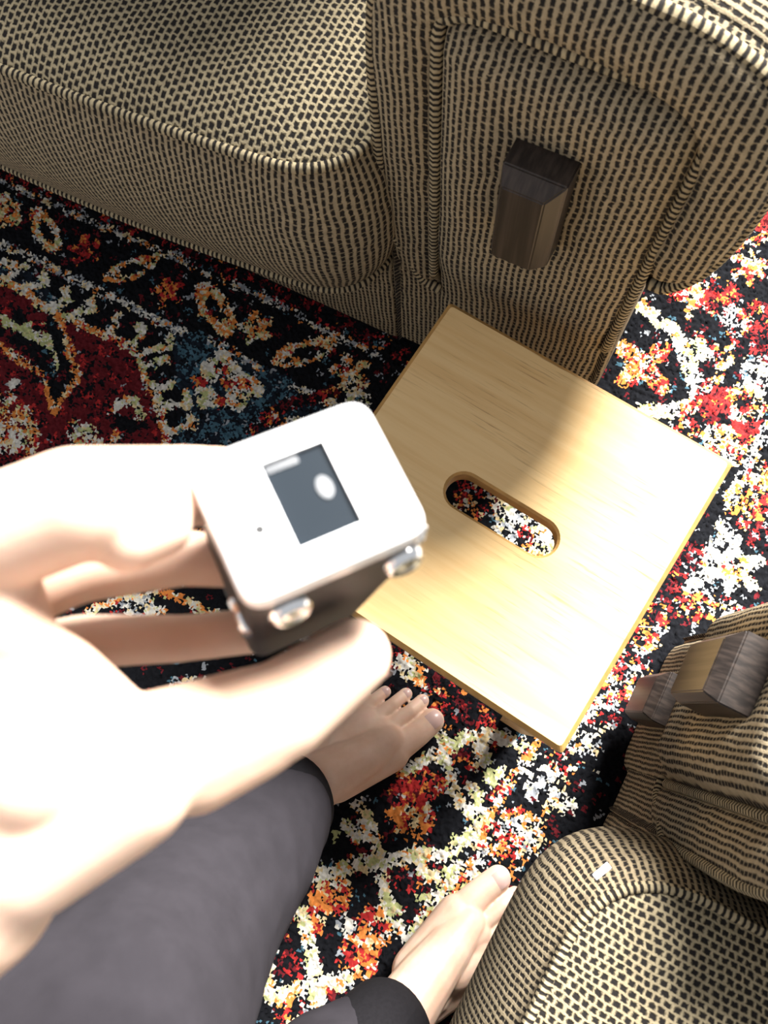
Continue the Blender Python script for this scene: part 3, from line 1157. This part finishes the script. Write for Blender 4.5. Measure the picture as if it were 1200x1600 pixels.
# the rest of the figure
bd = MB()
pel = (hipL + hipR) / 2
chest = pel + Vector((.03, .02, .34))
neck = pel + Vector((.05, .035, .56))
head = pel + Vector((.10, .07, .70))
shL, shR = chest + LEFT * .17 + Vector((0, 0, .13)), chest - LEFT * .17 + Vector((0, 0, .13))
chain(bd, [(hipL, .085), (kneeL, .055)])
chain(bd, [(hipR, .085), (kneeR, .055)])
chain(bd, [(hipL, .10), (hipR, .10)])
for s_ in (1, -1):
    chain(bd, [(pel + LEFT * .05 * s_, .11), (pel + LEFT * .05 * s_ + Vector((.01, .01, .18)), .10), (chest + LEFT * .07 * s_, .105), (chest + LEFT * .08 * s_ + Vector((0, 0, .10)), .085)])
chain(bd, [(shL, .055), (shR, .055)])
chain(bd, [(chest + Vector((0, 0, .12)), .07), (neck, .055), (head - FACE * .02, .06)])
chain(bd, [(head - FACE * .02 + Vector((0, 0, .04)), .085), (head + FACE * .02 + Vector((0, 0, .02)), .078), (head + FACE * .045 - Vector((0, 0, .06)), .05)])
cone(bd, head + FACE * .092 + Vector((0, 0, .015)), .009, head + FACE * .112 - Vector((0, 0, .022)), .014)          # nose
cone(bd, head + FACE * .088 - LEFT * .02 - Vector((0, 0, .055)), .009, head + FACE * .088 + LEFT * .02 - Vector((0, 0, .055)), .009)  # lips
for s_ in (1, -1):
    cone(bd, head + LEFT * .082 * s_ + Vector((0, 0, .02)), .014, head + LEFT * .08 * s_ - Vector((0, 0, .02)), .011)     # ears
chain(bd, [(shL, .052), (elbowL, .042)])
elbowR = Vector((-.35, -.77, .78))
wristR = Vector((-.20, -.565, .655))
chain(bd, [(shR, .052), (elbowR, .042), (wristR, .028)])
hf = (kneeR - hipR).normalized()
hs = Vector((0, 0, 1)).cross(hf).normalized()
for k, (off, ln) in enumerate(((.030, .070), (.010, .080), (-.010, .074), (-.030, .058))):
    b0_ = wristR + hf * .075 + hs * off - Vector((0, 0, .012))
    chain(bd, [(wristR, .020), (b0_, .013), (b0_ + hf * ln * .55 - Vector((0, 0, .008)), .0095), (b0_ + hf * ln - Vector((0, 0, .030)), .0082)])
chain(bd, [(wristR + hf * .02 + hs * .02, .016), (wristR + hf * .055 + hs * .055 - Vector((0, 0, .01)), .012), (wristR + hf * .085 + hs * .066 - Vector((0, 0, .02)), .0095)])
me_body = fuse(bd, .005, 5, .5)

person = link('person', join_meshes([me_body, me_hand, me_fl, me_fr], 'person'), M_SKIN)
tag(person, 'barefoot seated person in grey trousers holding a small silver camera', 'person')

# nails
for FR, k, c, rc_ in foot_nails:
    w_, l_ = (.0100, .0092) if k == 0 else (.0050, .0052)
    ctr = FR(c[0] + rc_ * .28, c[1], c[2] + rc_ * .95)
    fx = (FR(1, 0, 0) - FR(0, 0, 0)).normalized()
    fy = (FR(0, 1, 0) - FR(0, 0, 0)).normalized()
    tilt = -.29
    fx2 = (fx * math.cos(tilt) + Vector((0, 0, 1)) * math.sin(tilt)).normalized()
    fz = fx2.cross(fy)
    if fz.z < 0:
        fz = -fz
    mb = MB()
    rows = []
    for i in range(7):
        a = -1 + 2 * i / 6
        rows.append([ctr + fx2 * (l_ * a * (1 - .12 * b * b)) + fy * (w_ * b * (1 - .10 * max(a, 0))) - fz * ((w_ * b) ** 2 / (2 * rc_) + (l_ * a) ** 2 / (2.4 * rc_)) + fz * .0010 for b in np.linspace(-1, 1, 7)])
    mb.grid(rows, [[(0, 0)] * 7] * 7)
    mb.build('toenail', M_NAIL, person)
tq = Vector(cp(551, 1026, .246))
tdir = (tq - Vector(cp(440, 1110, .236))).normalized()
vw = (Vector(CAM) - tq).normalized()
dn = (Vector(cp(560, 1110, .249)) - tq)
dn = (dn - tdir * dn.dot(tdir)).normalized()
nrm_ = (dn * .96 + vw * .10).normalized()
side = nrm_.cross(tdir).normalized()
mb = MB()
rows = []
for i in range(7):
    a = -1 + 2 * i / 6
    rows.append([tq - tdir * .001 + nrm_ * .0117 + tdir * (.008 * a) + side * (.0078 * b) - nrm_ * (.0035 * b * b) for b in np.linspace(-1, 1, 7)])
mb.grid(rows, [[(0, 0)] * 7] * 7)
mb.build('thumbnail', M_NAIL, person)

# trousers


def cloth(mesh, amp, sc):
    nn_ = [Vector(q.vector) for q in mesh.vertex_normals]
    cc_ = [v.co.copy() for v in mesh.vertices]
    out_ = []
    for c, n_ in zip(cc_, nn_):
        out_ += list(c + n_ * amp * (mnoise.noise(Vector((c.x * sc, c.y * sc, c.z * sc * .35))) + .3 * mnoise.noise(c * sc * 2.3)))
    mesh.vertices.foreach_set('co', out_)
    mesh.update()


ankL, ankR = FL(.062, 0, .085), FRR(.062, 0, .085)
tr = MB()
for kn, an_, hp in ((kneeL, ankL, hipL), (kneeR, ankR, hipR)):
    ax = (kn - an_).normalized()
    back = -FACE * (.012 if kn is kneeL else .026)
    chain(tr, [(hp, .120), (hp.lerp(kn, .5), .108), (kn, .092), (an_ + ax * .22 + back, .078), (an_ + ax * .10 + back, .069), (an_ + ax * .062 + back * .5, .062)])
chain(tr, [(hipL, .125), (hipR, .125)])
chain(tr, [(pel, .14), (pel + Vector((.01, .01, .10)), .13)])
me_tr = fuse(tr, .006, 8, .5)
cloth(me_tr, .007, 13.0)
tro = link('trousers', me_tr, M_TROUSER, person)
tag(tro, 'dark grey soft trousers')
for kn, an_ in ((kneeL, ankL), (kneeR, ankR)):
    ax = (kn - an_).normalized()
    u = ax.orthogonal().normalized()
    w = ax.cross(u)
    rows, uvs = [], []
    for h_, r_ in ((.030, .040), (.004, .050), (.000, .0535), (.004, .0555), (.03, .057), (.06, .056), (.09, .050)):
        base = an_ + ax * (h_ + .012) - FACE * .005
        rows.append([base + (u * math.cos(2 * math.pi * j / 40) + w * math.sin(2 * math.pi * j / 40)) * r_ * (1 + .03 * math.sin(3 * j / 40 * 2 * math.pi + h_ * 20)) for j in range(41)])
        uvs.append([(j / 40, h_) for j in range(41)])
    mb = MB()
    mb.grid(rows, uvs)
    tag(mb.build('cuff', M_CUFF, tro), 'black trouser cuff')

# shirt, hair, eyes
sh = MB()
for s_ in (1, -1):
    chain(sh, [(pel + LEFT * .05 * s_ + Vector((0, 0, .06)), .135), (pel + LEFT * .05 * s_ + Vector((.01, .01, .18)), .118), (chest + LEFT * .07 * s_, .122), (chest + LEFT * .08 * s_ + Vector((0, 0, .10)), .098)])
chain(sh, [(shL, .068), (shR, .068)])
chain(sh, [(shL, .066), (shL.lerp(elbowL, .62), .056)])
chain(sh, [(shR, .066), (shR.lerp(elbowR, .62), .056)])
me_sh = fuse(sh, .007, 6, .5)
cloth(me_sh, .005, 16.0)
link('shirt', me_sh, M_SHIRT, person)
hr = MB()
chain(hr, [(head - FACE * .028 + Vector((0, 0, .055)), .088), (head + FACE * .012 + Vector((0, 0, .06)), .075)])
link('hair', fuse(hr, .005, 4, .5), M_HAIR, person)
for s_ in (1, -1):
    bm = bmesh.new()
    bmesh.ops.create_uvsphere(bm, u_segments=16, v_segments=10, radius=.011)
    bmesh.ops.translate(bm, vec=head + FACE * .087 + LEFT * .032 * s_ + Vector((0, 0, .018)), verts=bm.verts)
    me = bpy.data.meshes.new('eye')
    bm.to_mesh(me)
    bm.free()
    link('eye', me, M_EYE, person)

# seat under the figure, out of the picture
pf = empty('footstool', (pel.x, pel.y, 0), math.atan2(FACE.y, FACE.x))
bevel_box('cushion', M_CHECK, pf, (-.20, -.26, .10), (.20, .26, .375), .04, 4)
for sx in (-.15, .15):
    for sy in (-.2, .2):
        bevel_box('leg', M_DARKWOOD, pf, (sx - .02, sy - .02, .0), (sx + .02, sy + .02, .11), .003, 1)
tag(pf, 'low woven footstool under the seated person', 'footstool')

# ------------------------------------------------------------------ the small camera in the hand
DW, DH, DD = .0520, .0425, .080
B3 = np.array([[.891, .438, -.122], [.373, -.858, -.353], [-.259, .269, -.928]])
e1 = RC @ B3[:, 0]
e2 = RC @ B3[:, 1]
e3 = RC @ B3[:, 2]
Tc = CAM + RC @ np.array([-.0195, .0042, -.2055])
dev = empty('pocket_camera', (0, 0, 0))
dm = Matrix.Identity(4)
for i in range(3):
    dm[i][0], dm[i][1], dm[i][2] = e1[i], e2[i], e3[i]
dm.translation = Vector(Tc)
dev.matrix_world = dm
tag(dev, 'small silver and black box camera held between thumb and fingers', 'camera')
# local frame: x across the plate, y down the plate, z into the body


def rrect(w, h, r, n=6):
    return rounded([(-w / 2, -h / 2), (w / 2, -h / 2), (w / 2, h / 2), (-w / 2, h / 2)], r, n)


def loft(name, rings, mat, parent, hole=None, smooth=False):
    bm = bmesh.new()
    RR = [[bm.verts.new((p[0] + ox, p[1] + oy, z)) for p in pts] for pts, z, ox, oy in rings]
    for a, b in zip(RR[:-1], RR[1:]):
        for i in range(len(a)):
            bm.faces.new((a[i], a[(i + 1) % len(a)], b[(i + 1) % len(b)], b[i]))
    if hole:
        hp, depth = hole
        h1 = [bm.verts.new((p[0], p[1], rings[0][1])) for p in hp]
        h2 = [bm.verts.new((p[0], p[1], rings[0][1] + depth)) for p in hp]
        for i in range(len(h1)):
            bm.faces.new((h1[i], h1[(i + 1) % len(h1)], h2[(i + 1) % len(h1)], h2[i]))
        bm.faces.new(h2)
        eds = [bm.edges.get((r_[k], r_[(k + 1) % len(r_)])) for r_ in (RR[0], h1) for k in range(len(r_))]
        bmesh.ops.triangle_fill(bm, edges=eds, use_beauty=True)
    else:
        bm.faces.new(RR[0])
    bm.faces.new(RR[-1])
    bmesh.ops.recalc_face_normals(bm, faces=bm.faces)
    me_ = bpy.data.meshes.new(name)
    bm.to_mesh(me_)
    bm.free()
    return link(name, me_, mat, parent, smooth)


# window cut in the plate
wp = [np.array([a, b]) for a, b in ((-.0080, -.0130), (.0100, -.0130), (.0100, .0120), (-.0080, .0120))]
plate = loft('front_plate', [(rrect(DW - .003, DH - .003, .0055), 0, 0, 0), (rrect(DW - .0008, DH - .0008, .0065), .0008, 0, 0), (rrect(DW, DH, .007), .0025, 0, 0), (rrect(DW, DH, .007), .007, 0, 0)],
             M_SILVER, dev, hole=([tuple(p) for p in wp], .0030))
loft('body', [(rrect(DW - .0006, DH - .0006, .006), .006, 0, 0), (rrect(DW - .0012, DH - .001, .006), .030, -.0004, 0), (rrect(DW - .012, DH - .004, .006), DD, -.0055, 0)], M_BLACKP, dev)
gl = loft('window', [([(p[0], p[1]) for p in wp], .0016, 0, 0), ([(p[0], p[1]) for p in wp], .0028, 0, 0)], M_GLASS, dev)
loft('frame_mark', [(rounded([(-.0072, -.0122), (.0020, -.0122), (.0020, -.0100), (-.0072, -.0100)], .0006, 3), .0012, 0, 0), (rounded([(-.0072, -.0122), (.0020, -.0122), (.0020, -.0100), (-.0072, -.0100)], .0006, 3), .0017, 0, 0)], M_CHROME, gl)

loft('window_oval', [([(.0052 + .0022 * math.cos(k * math.pi / 10), -.0010 + .0034 * math.sin(k * math.pi / 10)) for k in range(20)], z_, 0, 0) for z_ in (.0012, .0018)], M_CHROME, gl)  # small chrome oval standing slightly proud of the window glass


def dome_knob(name, cx_, cy_, cz_, axis, r, hgt, mat, parent, sq_=1.0):
    bm = bmesh.new()
    rings_ = []
    ax = Vector(axis).normalized()
    u = ax.orthogonal().normalized()
    w = ax.cross(u)
    c_ = Vector((cx_, cy_, cz_))
    prof_ = [(1.0, 0), (1.0, .25), (.93, .45), (.80, .62), (.72, .66), (.62, .55), (.45, .50), (.25, .62), (.05, .66)]
    for rr_, hh in prof_:
        rings_.append([bm.verts.new(c_ + ax * (hh * hgt) + (u * math.cos(2 * math.pi * k / 24) + w * (sq_ * math.sin(2 * math.pi * k / 24))) * (r * rr_)) for k in range(24)])
    for a, b in zip(rings_[:-1], rings_[1:]):
        for i in range(24):
            bm.faces.new((a[i], a[(i + 1) % 24], b[(i + 1) % 24], b[i]))
    bm.faces.new(rings_[0])
    bm.faces.new(rings_[-1])
    bmesh.ops.recalc_face_normals(bm, faces=bm.faces)
    me_ = bpy.data.meshes.new(name)
    bm.to_mesh(me_)
    bm.free()
    return link(name, me_, mat, parent)


dome_knob('stud', -.0145, DH / 2 - .0008, .018, (0, 1, -.15), .0062, .006, M_CHROME, dev)
dome_knob('stud', .0195, DH / 2 - .0008, .018, (0, 1, -.15), .0062, .006, M_CHROME, dev)
dome_knob('stud', .0250, DH / 2 - .004, .012, (.7, .7, -.15), .0032, .004, M_CHROME, dev)
dome_knob('plate_screw', -.0150, .0035, .0004, (0, 0, -1), .0016, .0008, M_BLACKP, dev)
bevel_box('side_clip', M_CHROME, dev, (-DW / 2 - .0015, .006, .040), (-DW / 2 + .008, .018, .048), .001, 1)

# ------------------------------------------------------------------ little things
pw = at((940, 1361), .393)
ws = bevel_box('paper_scrap', M_WHITE, None, (-.0075, -.0027, 0), (.0075, .0027, .0014), .0005, 1)
ws.location = (pw[0], pw[1], .393)
ws.rotation_euler = (0, 0, math.radians(38))
tag(ws, 'tiny white scrap stuck on the armchair seat cushion', 'scrap')
p0, p1 = at((998, 979), .004), at((1034, 982), .004)
mb = MB()
mb.tube([p0, (p0 * .6 + p1 * .4) + np.array([0, 0, .002]), p1], .0007, n=6)
tag(mb.build('thread', M_WHITE), 'short straight white thread lying on the rug beside the stool', 'thread')
